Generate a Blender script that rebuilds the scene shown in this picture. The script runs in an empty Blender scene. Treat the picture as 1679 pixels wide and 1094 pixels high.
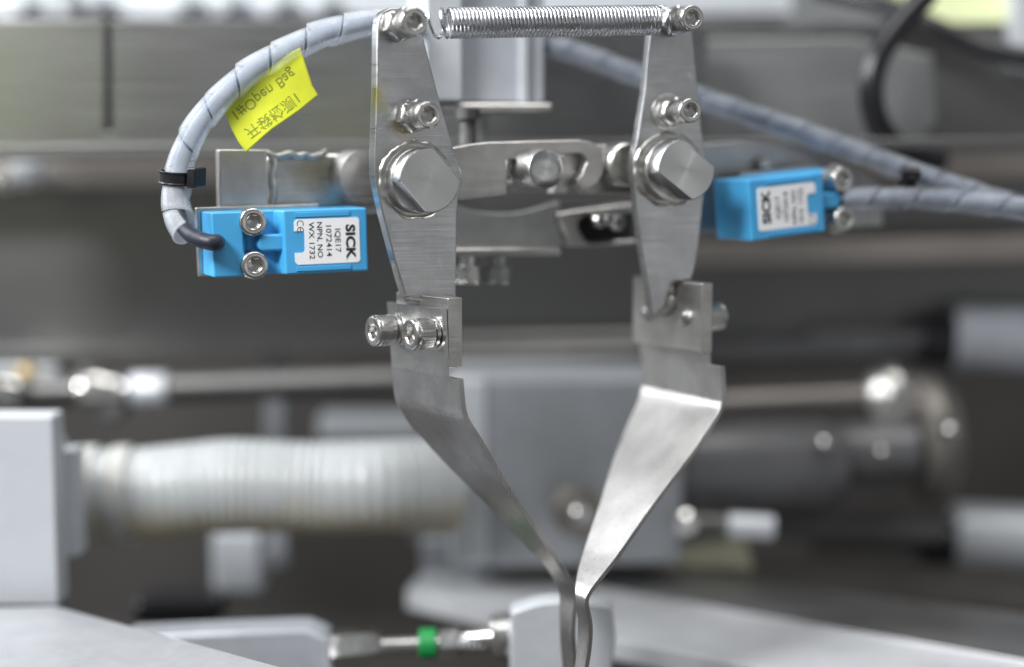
import bpy, bmesh, math, random
from mathutils import Vector as V, Matrix, noise
random.seed(7)
S = 0.001                      # everything below is written in millimetres
R = math.radians
scn = bpy.context.scene
col = scn.collection

# ------------------------------------------------------------------ camera
FPX, CX, CY, PITCH = 2663.0, 839.5, 547.0, 6.0
FWD = V((0, math.cos(R(PITCH)), -math.sin(R(PITCH))))
UPV = V((0, math.sin(R(PITCH)), math.cos(R(PITCH))))
cam_d = bpy.data.cameras.new("camera")
cam = bpy.data.objects.new("camera", cam_d); col.objects.link(cam)
cam.rotation_euler = (R(90 - PITCH), 0, 0)
cam_d.sensor_width = 36.0
cam_d.lens = 36.0 * FPX / 1679.0
cam_d.clip_start = 0.02; cam_d.clip_end = 20
cam_d.dof.use_dof = True
cam_d.dof.focus_distance = 0.4295
cam_d.dof.aperture_fstop = 2.8
scn.camera = cam

# ------------------------------------------------------------------ light
w = bpy.data.worlds.new("World"); scn.world = w; w.use_nodes = True
bg = w.node_tree.nodes['Background']
bg.inputs[0].default_value = (0.93, 0.97, 1.0, 1); bg.inputs[1].default_value = 0.17
def area(name, loc, target, sx, sy, power, colr=(1, 1, 1)):
    d = bpy.data.lights.new(name, 'AREA'); d.shape = 'RECTANGLE'; d.size = sx; d.size_y = sy
    d.energy = power; d.color = colr
    o = bpy.data.objects.new(name, d); col.objects.link(o); o.location = loc
    o.rotation_euler = (V(target) - V(loc)).to_track_quat('-Z', 'Y').to_euler()
    return o
area("window_light", (-0.50, -0.12, 0.52), (0.0, 0.45, -0.02), 0.30, 0.24, 8.4, (0.97, 0.985, 1.0))
area("side_edge_light", (-0.62, 0.60, 0.33), (0.0, 0.46, -0.04), 0.35, 0.45, 5.5, (0.96, 0.98, 1.0))  # added side lamp, brightens the left plate edges and the right blade
area("arm_fill_light", (0.80, -0.22, -0.07), (0.0, 0.45, -0.02), 0.8, 0.32, 0.27, (1.0, 0.99, 0.98))  # added front-right fill so the arm plates reflect something bright
area("overhead_fill_light", (0.10, 0.30, 0.85), (0.0, 0.48, 0.0), 0.7, 0.35, 4.5, (1.0, 0.99, 0.97))  # added overhead fill, no particular lamp
scn.view_settings.view_transform = 'Standard'; scn.view_settings.look = 'None'
scn.view_settings.exposure = 0.45; scn.view_settings.gamma = 1.0
scn.cycles.transparent_max_bounces = 16

# ------------------------------------------------------------------ picture <-> place
def ray(px, py): return FWD * FPX + V((1, 0, 0)) * (px - CX) + UPV * (CY - py)
def W(px, py, Y): d = ray(px, py); return d * (Y / d.y)
def WZ(px, py, z): d = ray(px, py); return d * (z / d.z)
def proj(p):
    dz = p.dot(FWD); return (CX + FPX * p.x / dz, CY - FPX * p.dot(UPV) / dz)
class Fr:                      # a frame: x along, n outwards, z up
    def __init__(s, o, x, n, z): s.o, s.x, s.n, s.z = V(o), V(x).normalized(), V(n).normalized(), V(z).normalized()
    def pt(s, a, b, c): return s.o + s.x * a + s.n * b + s.z * c
    def px(s, px, py, b=0.0):
        d = ray(px, py); p0 = s.o + s.n * b; t = p0.dot(s.n) / d.dot(s.n); q = d * t - s.o
        return (q.dot(s.x), q.dot(s.z))
    def at(s, a, b, c): return Fr(s.pt(a, b, c), s.x, s.n, s.z)
    def atpx(s, px, py, b=0.0): a, c = s.px(px, py, b); return s.at(a, b, c)
def yaw_frame(o, yaw, roll=0.0):
    t, r = R(yaw), R(roll)
    x = V((math.cos(t), math.sin(t), 0)); n = V((math.sin(t), -math.cos(t), 0)); z = V((0, 0, 1))
    return Fr(o, x * math.cos(r) + z * math.sin(r), n, z * math.cos(r) - x * math.sin(r))
def axis_frame(o, n, up=(0, 0, 1)):
    n = V(n).normalized(); x = V(up).cross(n)
    if x.length < 1e-4: x = V((1, 0, 0))
    x.normalize(); return Fr(o, x, n, n.cross(x))

# ------------------------------------------------------------------ objects
LOC = {}
def thing(name, loc, label, cat, group=None, kind=None):
    o = bpy.data.objects.new(name, None); col.objects.link(o); o.empty_display_size = 0.01
    o.location = V(loc) * S; LOC[o.name] = V(loc)
    return tag(o, label, cat, group, kind)
def tag(o, label=None, cat=None, group=None, kind=None):
    if label: o['label'] = label
    if cat: o['category'] = cat
    if group: o['group'] = group
    if kind: o['kind'] = kind
    return o
def mk(name, bm, mat, root=None, bevel=0.0, seg=2, smooth=38, solid=None, sub=0, fr=None):
    bmesh.ops.remove_doubles(bm, verts=bm.verts, dist=1e-4)
    bmesh.ops.recalc_face_normals(bm, faces=bm.faces) if solid is None else None
    if root is None:
        c = V((0, 0, 0))
        for v_ in bm.verts: c += v_.co
        c /= max(1, len(bm.verts))
    else: c = LOC[root.name]
    if fr is not None:
        for v_ in bm.verts: d = v_.co - fr.o; v_.co = V((d.dot(fr.x), d.dot(fr.z) * -1, d.dot(fr.n))) * S if fr.x.cross(fr.z).dot(fr.n) < 0 else V((d.dot(fr.x), d.dot(fr.z), d.dot(fr.n))) * S
    else:
        for v_ in bm.verts: v_.co = (v_.co - c) * S
    me = bpy.data.meshes.new(name); bm.to_mesh(me); bm.free()
    me.polygons.foreach_set('use_smooth', [True] * len(me.polygons))
    me.set_sharp_from_angle(angle=R(smooth))
    o = bpy.data.objects.new(name, me); col.objects.link(o)
    me.materials.append(mat)
    if root is None: o.location = c * S
    else: o.parent = root
    if fr is not None:
        y_ = fr.z if fr.x.cross(fr.z).dot(fr.n) > 0 else -fr.z
        m_ = Matrix((fr.x, y_, fr.n)).transposed().to_4x4(); m_.translation = (fr.o - c) * S; o.matrix_local = m_
    LOC[o.name] = c
    if solid is not None:
        m = o.modifiers.new('thickness', 'SOLIDIFY'); m.thickness = solid * S; m.offset = -1
    if sub:
        m = o.modifiers.new('subdivision', 'SUBSURF'); m.levels = sub; m.render_levels = sub
    if bevel:
        m = o.modifiers.new('bevel', 'BEVEL'); m.width = bevel * S; m.segments = seg
        m.limit_method = 'ANGLE'; m.angle_limit = R(40); m.harden_normals = True
    return o
def face(bm, vs):
    try: return bm.faces.new(vs)
    except ValueError: return None
def prism(bm, fr, pts, b0, b1):
    lo = [bm.verts.new(fr.pt(a, b0, c)) for a, c in pts]; hi = [bm.verts.new(fr.pt(a, b1, c)) for a, c in pts]
    face(bm, hi); face(bm, lo[::-1]); n = len(pts)
    for i in range(n): face(bm, (lo[i], lo[(i + 1) % n], hi[(i + 1) % n], hi[i]))
def box(bm, fr, a0, a1, b0, b1, c0, c1): prism(bm, fr, [(a0, c0), (a1, c0), (a1, c1), (a0, c1)], b0, b1)
def ring_loft(bm, rings, cap0=True, cap1=True):
    vs = [[bm.verts.new(p) for p in r_] for r_ in rings]
    n = len(vs[0])
    for r0, r1 in zip(vs, vs[1:]):
        for i in range(n): face(bm, (r0[i], r0[(i + 1) % n], r1[(i + 1) % n], r1[i]))
    if cap0: face(bm, vs[0][::-1])
    if cap1: face(bm, vs[-1])
def lathe(bm, fr, prof, n=48, cap0=True, cap1=True):           # prof: (radius, height along n)
    ring_loft(bm, [[fr.pt(r_ * math.cos(2 * math.pi * i / n), b, r_ * math.sin(2 * math.pi * i / n)) for i in range(n)] for r_, b in prof], cap0, cap1)
def hexr(ang, af): a = (ang % (math.pi / 3)) - math.pi / 6; return af / 2 / math.cos(a)
def cap_head(bm, fr, b0, L, rad, af, knurl=True, rot=math.pi * 2 * 5 / 144):     # socket head with knurled side and hexagon recess
    n = 144
    def ring(f, b): return [fr.pt(f(2 * math.pi * i / n, i) * math.cos(2 * math.pi * i / n), b, f(2 * math.pi * i / n, i) * math.sin(2 * math.pi * i / n)) for i in range(n)]
    kn = (lambda a, i: rad * (1 - (0.028 if (i // 2) % 2 else 0))) if knurl else (lambda a, i: rad)
    rr = lambda k: (lambda a, i: rad * k)
    hx = lambda k: (lambda a, i: hexr(a + rot, af) * k)
    rings = [ring(rr(.9), b0), ring(rr(.955), b0 + .25), ring(rr(.97), b0 + .35), ring(kn, b0 + .4), ring(kn, b0 + L * .78), ring(rr(.97), b0 + L * .79),
             ring(rr(.99), b0 + L * .82), ring(rr(.985), b0 + L - .45), ring(rr(.94), b0 + L - .12), ring(rr(.88), b0 + L), ring(lambda a, i: af * .62, b0 + L),
             ring(lambda a, i: max(hexr(a + rot, af), af * .565), b0 + L - .12), ring(hx(1), b0 + L - .35), ring(hx(1), b0 + L - L * .36), ring(lambda a, i: .25 * af, b0 + L - L * .42), ring(lambda a, i: .01, b0 + L - L * .46)]
    ring_loft(bm, rings)
def hex_nut(bm, fr, b0, T, af, rot=0.0):
    n = 48
    rings = []
    for b, k in ((b0, .93), (b0 + T * .13, 1.2), (b0 + T * .87, 1.2), (b0 + T, .93)):
        rings.append([fr.pt(min(hexr(2 * math.pi * i / n, af), af / 2 * k) * math.cos(2 * math.pi * i / n + rot), b, min(hexr(2 * math.pi * i / n, af), af / 2 * k) * math.sin(2 * math.pi * i / n + rot)) for i in range(n)])
    ring_loft(bm, rings)
def thread_prof(r_, b0, b1, p=.7):
    out = []; b = b0; k = 0
    while b < b1: out.append((r_ if k % 2 else r_ * .86, b)); b += p / 2; k += 1
    return out
def catmull(pts, m=8):
    pts = [V(p) for p in pts]; out = []
    for i in range(len(pts) - 1):
        p0, p1, p2, p3 = pts[max(i - 1, 0)], pts[i], pts[i + 1], pts[min(i + 2, len(pts) - 1)]
        for k in range(m):
            t = k / m
            out.append(.5 * ((2 * p1) + (p2 - p0) * t + (2 * p0 - 5 * p1 + 4 * p2 - p3) * t * t + (3 * p1 - p0 - 3 * p2 + p3) * t ** 3))
    out.append(pts[-1]); return out
def frames_along(path):
    fs = []; up = None
    for i, p in enumerate(path):
        t = (path[min(i + 1, len(path) - 1)] - path[max(i - 1, 0)]).normalized()
        if up is None: up = V((0, -1, 0)) if abs(t.y) < .9 else V((0, 0, 1))
        u = (up - t * up.dot(t)).normalized(); up = u
        fs.append((p, t, u, t.cross(u)))
    return fs
def tube(bm, path, rad, n=14):
    rads = rad if isinstance(rad, (list, tuple)) else [rad] * len(path)
    ring_loft(bm, [[p + u * (q * math.cos(2 * math.pi * i / n)) + v_ * (q * math.sin(2 * math.pi * i / n)) for i in range(n)] for (p, t, u, v_), q in zip(frames_along(path), rads)])
def weld_ring(bm, fr, rad, r_, wob=.25, b=0.0, lumps=22, a0=0, a1=2 * math.pi):
    n = 96; rings = []; closed = a1 - a0 > 6.2
    for i in range(n + (0 if closed else 1)):
        a = a0 + (a1 - a0) * i / n
        q = r_ * (1 + wob * .2 * math.sin(a * lumps + 1.5 * math.sin(a * 3)) + wob * 1.6 * noise.noise((math.cos(a) * 3 + rad, math.sin(a) * 3, 1.3)))
        rings.append([fr.pt((rad + q * math.cos(t)) * math.cos(a), b + q * .55 * math.sin(t), (rad + q * math.cos(t)) * math.sin(a)) for t in [2 * math.pi * k / 10 for k in range(10)]])
    if closed: rings.append(rings[0])
    ring_loft(bm, rings, not closed, not closed)
def NB(): return bmesh.new()

# ------------------------------------------------------------------ materials
def mat(name):
    m = bpy.data.materials.new(name); m.use_nodes = True
    return m, m.node_tree, m.node_tree.nodes['Principled BSDF']
def nd(nt, t, **kw):
    n = nt.nodes.new(t)
    for k, v_ in kw.items(): setattr(n, k, v_)
    return n
def rampn(nt, src, stops):
    r_ = nd(nt, 'ShaderNodeValToRGB'); nt.links.new(src, r_.inputs[0]); e = r_.color_ramp.elements
    while len(e) < len(stops): e.new(.5)
    for k, (p, c) in enumerate(stops):
        e[k].position = p; e[k].color = (c, c, c, 1) if isinstance(c, (int, float)) else (*c, 1)
    return r_.outputs[0]
def noise_tex(nt, scale, mapping=(1, 1, 1), detail=4, world=False, rough=.55):
    if world: src = nd(nt, 'ShaderNodeNewGeometry').outputs['Position']
    else: src = nd(nt, 'ShaderNodeTexCoord').outputs['Object']
    mp = nd(nt, 'ShaderNodeMapping'); mp.inputs['Scale'].default_value = mapping
    nt.links.new(src, mp.inputs[0])
    t = nd(nt, 'ShaderNodeTexNoise'); t.inputs['Scale'].default_value = scale; t.inputs['Detail'].default_value = detail; t.inputs['Roughness'].default_value = rough
    nt.links.new(mp.outputs[0], t.inputs['Vector']); return t.outputs['Fac']
def mixc(nt, fac, a, b, mode='MIX'):
    m = nd(nt, 'ShaderNodeMix', data_type='RGBA', blend_type=mode)
    for sock, v_ in ((m.inputs[0], fac), (m.inputs[6], a), (m.inputs[7], b)):
        if hasattr(v_, 'is_output'): nt.links.new(v_, sock)
        elif isinstance(v_, tuple): sock.default_value = (*v_, 1)
        else: sock.default_value = v_
    return m.outputs[2]
def steel(name, base=(.58, .58, .57), rough=.34, brush=(60, 60, 3000), var=.18, bump=.12, stains=(), blotch=120, spots=.0, metal=1.0, scratch=.0):
    m, nt, b = mat(name); L = nt.links
    grain = noise_tex(nt, 1.0, brush, 5)
    big = noise_tex(nt, blotch, (1, 1, 1), 5)
    L.new(rampn(nt, grain, [(.25, max(.05, rough - .10)), (.75, rough + .12)]), b.inputs['Roughness'])
    c = mixc(nt, rampn(nt, big, [(.3, 0.), (.7, 1.)]), tuple(x * (1 - var) for x in base), tuple(min(1, x * (1 + var * .6)) for x in base))
    c = mixc(nt, rampn(nt, grain, [(.3, .0), (.7, .13)]), c, tuple(x * .72 for x in base))
    if scratch:
        for rot, sc in ((.5, (700, 700, 9)), (-.9, (600, 600, 12)), (1.4, (800, 800, 10))):
            tc = nd(nt, 'ShaderNodeTexCoord'); mp = nd(nt, 'ShaderNodeMapping'); mp.inputs['Rotation'].default_value = (0, rot, 0); L.new(tc.outputs['Object'], mp.inputs[0])
            m2 = nd(nt, 'ShaderNodeMapping'); m2.inputs['Scale'].default_value = sc; L.new(mp.outputs[0], m2.inputs[0])
            tx = nd(nt, 'ShaderNodeTexNoise'); tx.inputs['Scale'].default_value = 1; tx.inputs['Detail'].default_value = 2; L.new(m2.outputs[0], tx.inputs['Vector'])
            c = mixc(nt, rampn(nt, tx.outputs['Fac'], [(.70, 0.), (.76, scratch)]), c, tuple(min(1, x * 1.45) for x in base))
    if spots:
        sp = noise_tex(nt, 900, (1, 1, 1), 2)
        c = mixc(nt, rampn(nt, sp, [(.68, 0.), (.76, spots)]), c, tuple(x * .35 for x in base))
    for ctr, rad, tint in stains:
        g = nd(nt, 'ShaderNodeNewGeometry'); d = nd(nt, 'ShaderNodeVectorMath', operation='DISTANCE')
        L.new(g.outputs['Position'], d.inputs[0]); d.inputs[1].default_value = V(ctr) * S
        dv = nd(nt, 'ShaderNodeMath', operation='DIVIDE'); L.new(d.outputs['Value'], dv.inputs[0]); dv.inputs[1].default_value = rad * S
        ad = nd(nt, 'ShaderNodeMath', operation='ADD'); L.new(dv.outputs[0], ad.inputs[0])
        nz = nd(nt, 'ShaderNodeMath', operation='MULTIPLY'); L.new(noise_tex(nt, 260, (1, 1, 1), 4), nz.inputs[0]); nz.inputs[1].default_value = .7
        L.new(nz.outputs[0], ad.inputs[1])
        c = mixc(nt, rampn(nt, ad.outputs[0], [(.55, .75), (1.3, 0.)]), c, tint)
    L.new(c, b.inputs['Base Color']); b.inputs['Metallic'].default_value = metal
    if bump:
        bp = nd(nt, 'ShaderNodeBump'); bp.inputs['Strength'].default_value = bump; bp.inputs['Distance'].default_value = .0002
        L.new(grain, bp.inputs['Height']); L.new(bp.outputs[0], b.inputs['Normal'])
    return m
def plain(name, base, rough=.45, var=.08, scale=150, metal=0.0, bump=0.0, spec=.5, coat=0.0, bscale=2500):
    m, nt, b = mat(name)
    c = mixc(nt, rampn(nt, noise_tex(nt, scale, (1, 1, 1), 5), [(.3, 0.), (.7, 1.)]), tuple(x * (1 - var) for x in base), tuple(min(1, x * (1 + var)) for x in base))
    nt.links.new(c, b.inputs['Base Color'])
    nt.links.new(rampn(nt, noise_tex(nt, scale * 4, (1, 1, 1), 4), [(.3, max(.03, rough - .06)), (.7, rough + .06)]), b.inputs['Roughness'])
    b.inputs['Metallic'].default_value = metal; b.inputs['Specular IOR Level'].default_value = spec; b.inputs['Coat Weight'].default_value = coat
    if bump:
        bp = nd(nt, 'ShaderNodeBump'); bp.inputs['Strength'].default_value = bump; bp.inputs['Distance'].default_value = .0002
        nt.links.new(noise_tex(nt, bscale, (1, 1, 1), 3), bp.inputs['Height']); nt.links.new(bp.outputs[0], b.inputs['Normal'])
    return m
def milky(name, alpha=.66, base=(.80, .84, .90)):
    m, nt, b = mat(name); L = nt.links
    b.inputs['Base Color'].default_value = (*base, 1); b.inputs['Roughness'].default_value = .28
    tr = nd(nt, 'ShaderNodeBsdfTranslucent'); tr.inputs[0].default_value = (*base, 1)
    tp = nd(nt, 'ShaderNodeBsdfTransparent'); tp.inputs[0].default_value = (.97, .98, 1, 1)
    m1 = nd(nt, 'ShaderNodeMixShader'); m1.inputs[0].default_value = .35; L.new(b.outputs[0], m1.inputs[1]); L.new(tr.outputs[0], m1.inputs[2])
    m2 = nd(nt, 'ShaderNodeMixShader'); L.new(tp.outputs[0], m2.inputs[1]); L.new(m1.outputs[0], m2.inputs[2])
    L.new(rampn(nt, noise_tex(nt, 180, (1, 1, 1), 4), [(.3, alpha - .05), (.7, alpha + .06)]), m2.inputs[0])
    L.new(m2.outputs[0], nt.nodes['Material Output'].inputs[0])
    return m

BROWN = (.42, .33, .19)
M = {}
M['screw'] = steel('polished_screw_steel', (.62, .61, .59), .27, (300, 300, 300), .12, .05)
M['nut'] = steel('nut_steel', (.62, .61, .59), .30, (200, 200, 200), .1, .05)
M['spring'] = steel('spring_wire', (.66, .67, .70), .27, (200, 200, 200), .08, 0)
M['weld'] = steel('weld_metal', (.58, .57, .54), .34, (300, 300, 300), .25, .25, blotch=400)
M['turned'] = steel('turned_steel', (.54, .54, .54), .31, (9000, 9000, 9000), .05, .05, spots=.2)
M['turned_bright'] = steel('bright_turned_steel', (.58, .58, .58), .27, (9000, 9000, 9000), .03, .03)
for k_, an in (('turned', .45), ('turned_bright', .85)):
    nt_ = M[k_].node_tree; b_ = nt_.nodes['Principled BSDF']; tg = nd(nt_, 'ShaderNodeTangent', direction_type='RADIAL', axis='Z')
    nt_.links.new(tg.outputs[0], b_.inputs['Tangent']); b_.inputs['Anisotropic'].default_value = an
M['dark_steel'] = steel('dull_steel', (.40, .40, .40), .38, (40, 40, 2500), .15, .08)
M['blade'] = steel('blade_steel', (.52, .51, .50), .33, (2500, 2500, 60), .18, .12, spots=.35, scratch=.4, stains=[(W(1098, 682, 470), 4.5, (.22, .21, .20)), (W(1128, 678, 466), 3.5, (.25, .24, .23)), (W(690, 690, 428), 4, (.40, .37, .33))])
M['block'] = steel('block_steel', (.58, .565, .545), .36, (60, 60, 2500), .2, .12, spots=.35, scratch=.35)
M['blue'] = plain('sensor_blue_plastic', (.065, .38, .72), .36, .09, 45, bump=.05)
M['label'] = plain('label_white', (.90, .905, .92), .38, .02)
M['ink'] = plain('black_print', (.015, .015, .018), .5, .05)
M['tag'] = plain('yellow_label_tape', (.72, .77, .045), .42, .04, 200)
M['tag_ink'] = plain('faded_print', (.28, .32, .035), .6, .2, 900)
M['black'] = plain('black_nylon', (.013, .013, .016), .30, .1)
M['cable'] = plain('dark_cable_sheath', (.022, .026, .04), .42, .1)
M['core'] = plain('blue_grey_cable_sheath', (.16, .195, .25), .45, .1)
M['core_far'] = plain('slate_cable_sheath', (.05, .064, .088), .45, .1)
M['wrap'] = milky('milky_spiral_wrap', .24, (.86, .89, .93))
M['wrap_far'] = milky('clear_spiral_wrap', .11, (.80, .84, .90))
M['alu'] = plain('anodised_aluminium', (.60, .625, .66), .42, .05, 200, metal=.35)
M['alu_mid'] = plain('dull_aluminium', (.44, .46, .50), .45, .06, 120, metal=.3)
M['alu_grey'] = plain('grey_anodised_aluminium', (.37, .385, .41), .45, .06, 120, metal=.4)
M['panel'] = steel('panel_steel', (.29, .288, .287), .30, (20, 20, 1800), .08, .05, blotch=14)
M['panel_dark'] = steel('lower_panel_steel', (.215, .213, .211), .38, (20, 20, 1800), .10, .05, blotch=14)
M['panel_reflection'] = steel('panel_steel_bright_reflection', (.42, .42, .42), .42, (20, 20, 1800), .06, .05, blotch=14)  # paler copy of the panel steel, a bright reflection put into the colour
M['rail'] = steel('rail_steel', (.42, .385, .36), .42, (20, 20, 1500), .12, .05, blotch=20)
M['rod'] = steel('rod_steel', (.15, .148, .145), .45, (20, 300, 300), .1, .03)
M['chrome'] = steel('chromed_fitting', (.78, .77, .75), .14, (200, 200, 200), .1, 0)
M['void'] = plain('dark_machine_interior', (.032, .029, .027), .7, .25, 12)
M['white_plastic'] = plain('white_plastic', (.46, .48, .51), .5, .04, 60)
M['hose'] = plain('translucent_hose', (.42, .42, .40), .32, .06, 60)
M['hose_worn'] = plain('yellowed_hose', (.38, .395, .40), .32, .06, 60)
nt_ = M['hose_worn'].node_tree; b_ = nt_.nodes['Principled BSDF']; src_ = b_.inputs['Base Color'].links[0].from_socket
g_ = nd(nt_, 'ShaderNodeNewGeometry'); sx_ = nd(nt_, 'ShaderNodeSeparateXYZ'); nt_.links.new(g_.outputs['Position'], sx_.inputs[0])
ad_ = nd(nt_, 'ShaderNodeMath', operation='MULTIPLY_ADD'); nt_.links.new(noise_tex(nt_, 60), ad_.inputs[0]); ad_.inputs[1].default_value = .012; nt_.links.new(sx_.outputs['Z'], ad_.inputs[2])
mr_ = nd(nt_, 'ShaderNodeMapRange'); nt_.links.new(ad_.outputs[0], mr_.inputs[0]); mr_.inputs[1].default_value = -.116; mr_.inputs[2].default_value = -.103; mr_.inputs[3].default_value = .75; mr_.inputs[4].default_value = 0
nt_.links.new(mixc(nt_, mr_.outputs[0], src_, (.50, .43, .24)), b_.inputs['Base Color'])
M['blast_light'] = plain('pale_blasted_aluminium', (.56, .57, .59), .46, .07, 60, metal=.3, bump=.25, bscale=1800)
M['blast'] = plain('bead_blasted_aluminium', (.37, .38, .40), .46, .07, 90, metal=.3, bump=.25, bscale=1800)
M['strip'] = steel('ground_steel_strip', (.50, .50, .51), .40, (20, 20, 1500), .08, .05, blotch=20)
M['green'] = plain('green_ring_plastic', (.01, .25, .06), .4, .05)
M['gold'] = plain('brass', (.70, .50, .18), .3, .1, metal=1.0)
M['lime'] = plain('pale_lime_plastic', (.80, .86, .50), .5, .04)
M['dark_cyl'] = plain('dark_grey_housing', (.15, .15, .155), .38, .1, 40, metal=.3)
M['dirty'] = plain('dirty_aluminium', (.25, .23, .21), .5, .2, 30, metal=.6)

# ================================================================== SETTING: machine behind
def frbox(name, p0, p1, Y, depth, m, root=None, yaw=0, roll=0, bevel=.6):
    o = W((p0[0] + p1[0]) / 2, (p0[1] + p1[1]) / 2, Y); f = yaw_frame(o, yaw, roll)
    a0, c1 = f.px(*p0); a1, c0 = f.px(*p1); bm = NB(); box(bm, f, a0, a1, -depth, 0, c0, c1)
    return mk(name, bm, m, root, bevel)
def frpoly(name, pts, Y, depth, m, root=None, yaw=0, bevel=.5, ref=None):
    r0 = ref or (sum(p[0] for p in pts) / len(pts), sum(p[1] for p in pts) / len(pts))
    f = yaw_frame(W(r0[0], r0[1], Y), yaw); bm = NB()
    prism(bm, f, [f.px(*p) for p in pts], -depth, 0)
    return mk(name, bm, m, root, bevel)
def flat_poly(name, pts, z, thick, m, root=None, bevel=.5):     # a level plate with its top at height z
    P = [WZ(px, py, z) for px, py in pts]; bm = NB()
    f = Fr((0, 0, z), (1, 0, 0), (0, 0, 1), (0, 1, 0)); prism(bm, f, [(p.x, p.y) for p in P], -thick, 0)
    return mk(name, bm, m, root, bevel)
def frbox_world(name, lo, hi, m):
    bm = NB(); box(bm, Fr((0, 0, 0), (1, 0, 0), (0, -1, 0), (0, 0, 1)), lo[0] / S, hi[0] / S, -hi[1] / S, -lo[1] / S, lo[2] / S, hi[2] / S); return mk(name, bm, m, None, 3)
def rod(name, p0, p1, Y0, Y1, rad, m, root=None, n=32, prof=None):
    a, b = W(p0[0], p0[1], Y0), W(p1[0], p1[1], Y1); f = axis_frame(a, b - a); L = (b - a).length; bm = NB()
    lathe(bm, f, prof(L) if prof else [(rad * .93, 0), (rad, rad * .07), (rad, L - rad * .07), (rad * .93, L)], n)
    return mk(name, bm, m, root)

tag(frbox('rear_wall', (-700, 180), (2400, 1400), 900, 20, M['void']), kind='structure')
fl = [(-900, 1000), (2600, 1000), (2600, 760), (-900, 760)]
bm = NB(); f = Fr((0, 700, -260), (1, 0, 0), (0, 0, 1), (0, 1, 0)); box(bm, f, -900, 900, -10, 0, -1150, 220)
tag(mk('machine_floor', bm, M['void']), kind='structure')

# upper panel with slit
t = thing('machine_panel', W(840, 262, 530), 'wide brushed grey steel panel running behind the whole gripper near the top', 'panel')
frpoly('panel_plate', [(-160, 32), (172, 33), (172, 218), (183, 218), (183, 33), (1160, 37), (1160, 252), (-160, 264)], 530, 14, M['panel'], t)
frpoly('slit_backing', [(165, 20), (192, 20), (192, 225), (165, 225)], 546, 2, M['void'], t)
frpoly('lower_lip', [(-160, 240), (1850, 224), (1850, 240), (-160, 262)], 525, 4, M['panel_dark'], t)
frpoly('bright_reflection_plate', [(1150, 66), (1400, 62), (1530, 90), (1535, 200), (1500, 242), (1150, 252)], 560, 10, M['panel_reflection'], t, bevel=.6)  # pale piece imitating a bright reflection in the panel
frpoly('dim_reflection_plate', [(1150, 44), (1850, 30), (1850, 232), (1150, 248)], 600, 12, M['panel_dark'], t)  # dark piece imitating the dim part of the panel's reflection
t = thing('upper_rail', W(600, 10, 620), 'pale aluminium rail along the top edge of the photo above the panel', 'rail')
frpoly('rail_body', [(-160, -60), (1300, -60), (1300, 22), (620, 26), (-160, 30)], 622, 40, M['alu'], t)
for x in (40, 150, 300, 372, 455, 530):
    f = yaw_frame(W(x, 8, 600), 0); bm = NB(); lathe(bm, f, [(5.2, -20), (5.2, -1), (4.4, 0)], 24); hex_nut(bm, f, 0, 3, 6.5)
    mk('rail_bolt', bm, M['white_plastic'], t)
frbox('white_clip', (68, -20), (122, 30), 590, 14, M['white_plastic'], t, bevel=2.5)
t = thing('middle_rail', W(300, 287, 600), 'brownish steel rail below the upper panel at the left side', 'rail')
frpoly('rail_body', [(-160, 270), (700, 258), (700, 300), (-160, 310)], 600, 25, M['rail'], t)
frbox('rail_fitting', (14, 266), (62, 304), 580, 14, M['white_plastic'], t, bevel=2)
rod('fitting_stub', (-30, 302), (22, 300), 575, 575, 3.2, M['chrome'], t)
t = thing('right_rail', W(1560, 268, 610), 'pale steel rail at the right edge below the dark panel', 'rail')
frpoly('rail_body', [(1150, 250), (1850, 240), (1850, 286), (1150, 300)], 605, 25, M['rail'], t)
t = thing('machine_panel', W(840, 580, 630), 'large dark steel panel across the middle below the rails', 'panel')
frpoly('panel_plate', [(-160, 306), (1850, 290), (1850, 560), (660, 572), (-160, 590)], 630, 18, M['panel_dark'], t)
frpoly('panel_edge', [(-160, 575), (660, 560), (1850, 548), (1850, 558), (660, 572), (-160, 590)], 625, 5, M['panel_dark'], t)
tag(frpoly('support_rail', [(1120, 402), (1850, 384), (1850, 424), (1120, 438)], 590, 25, M['rail']), 'brown grey steel rail behind and below the right blue sensor', 'rail')

tag(frbox_world('lime_cover', (-.36, .16, -.005), (-.228, .22, .085), M['lime']), 'unseen lime green board added past the left edge for its reflection in the steel panel', 'cover')  # added out of view, gives the panel its green reflection
# black hoses upper right, lime part
P = [W(x, y, yy) for x, y, yy in ((1340, -20, 600), (1430, 2, 590), (1500, 30, 580), (1580, 65, 575), (1650, 88, 570), (1760, 110, 565))]
bm = NB(); tube(bm, catmull(P), 3.6); tag(mk('black_hose', bm, M['black']), 'black hose sloping down under the pale lime part', 'hose')
P = [W(x, y, yy) for x, y, yy in ((1520, -10, 545), (1478, 36, 540), (1440, 92, 536), (1428, 150, 535), (1440, 205, 538), (1475, 243, 545), (1540, 262, 560))]
bm = NB(); tube(bm, catmull(P), 4.2); tag(mk('black_hose', bm, M['black']), 'thick black hose hanging in a loop at upper right', 'hose')
tag(frpoly('lime_cover', [(1420, -60), (1665, -60), (1660, 46), (1570, 48), (1500, 26)], 600, 30, M['lime'], bevel=2), 'pale lime green cover cut by the top right corner', 'cover')
tag(frpoly('grey_post', [(1655, -60), (1760, -60), (1760, 150), (1668, 110)], 590, 20, M['alu'], bevel=1), 'pale grey post at the top right corner', 'post')

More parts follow.
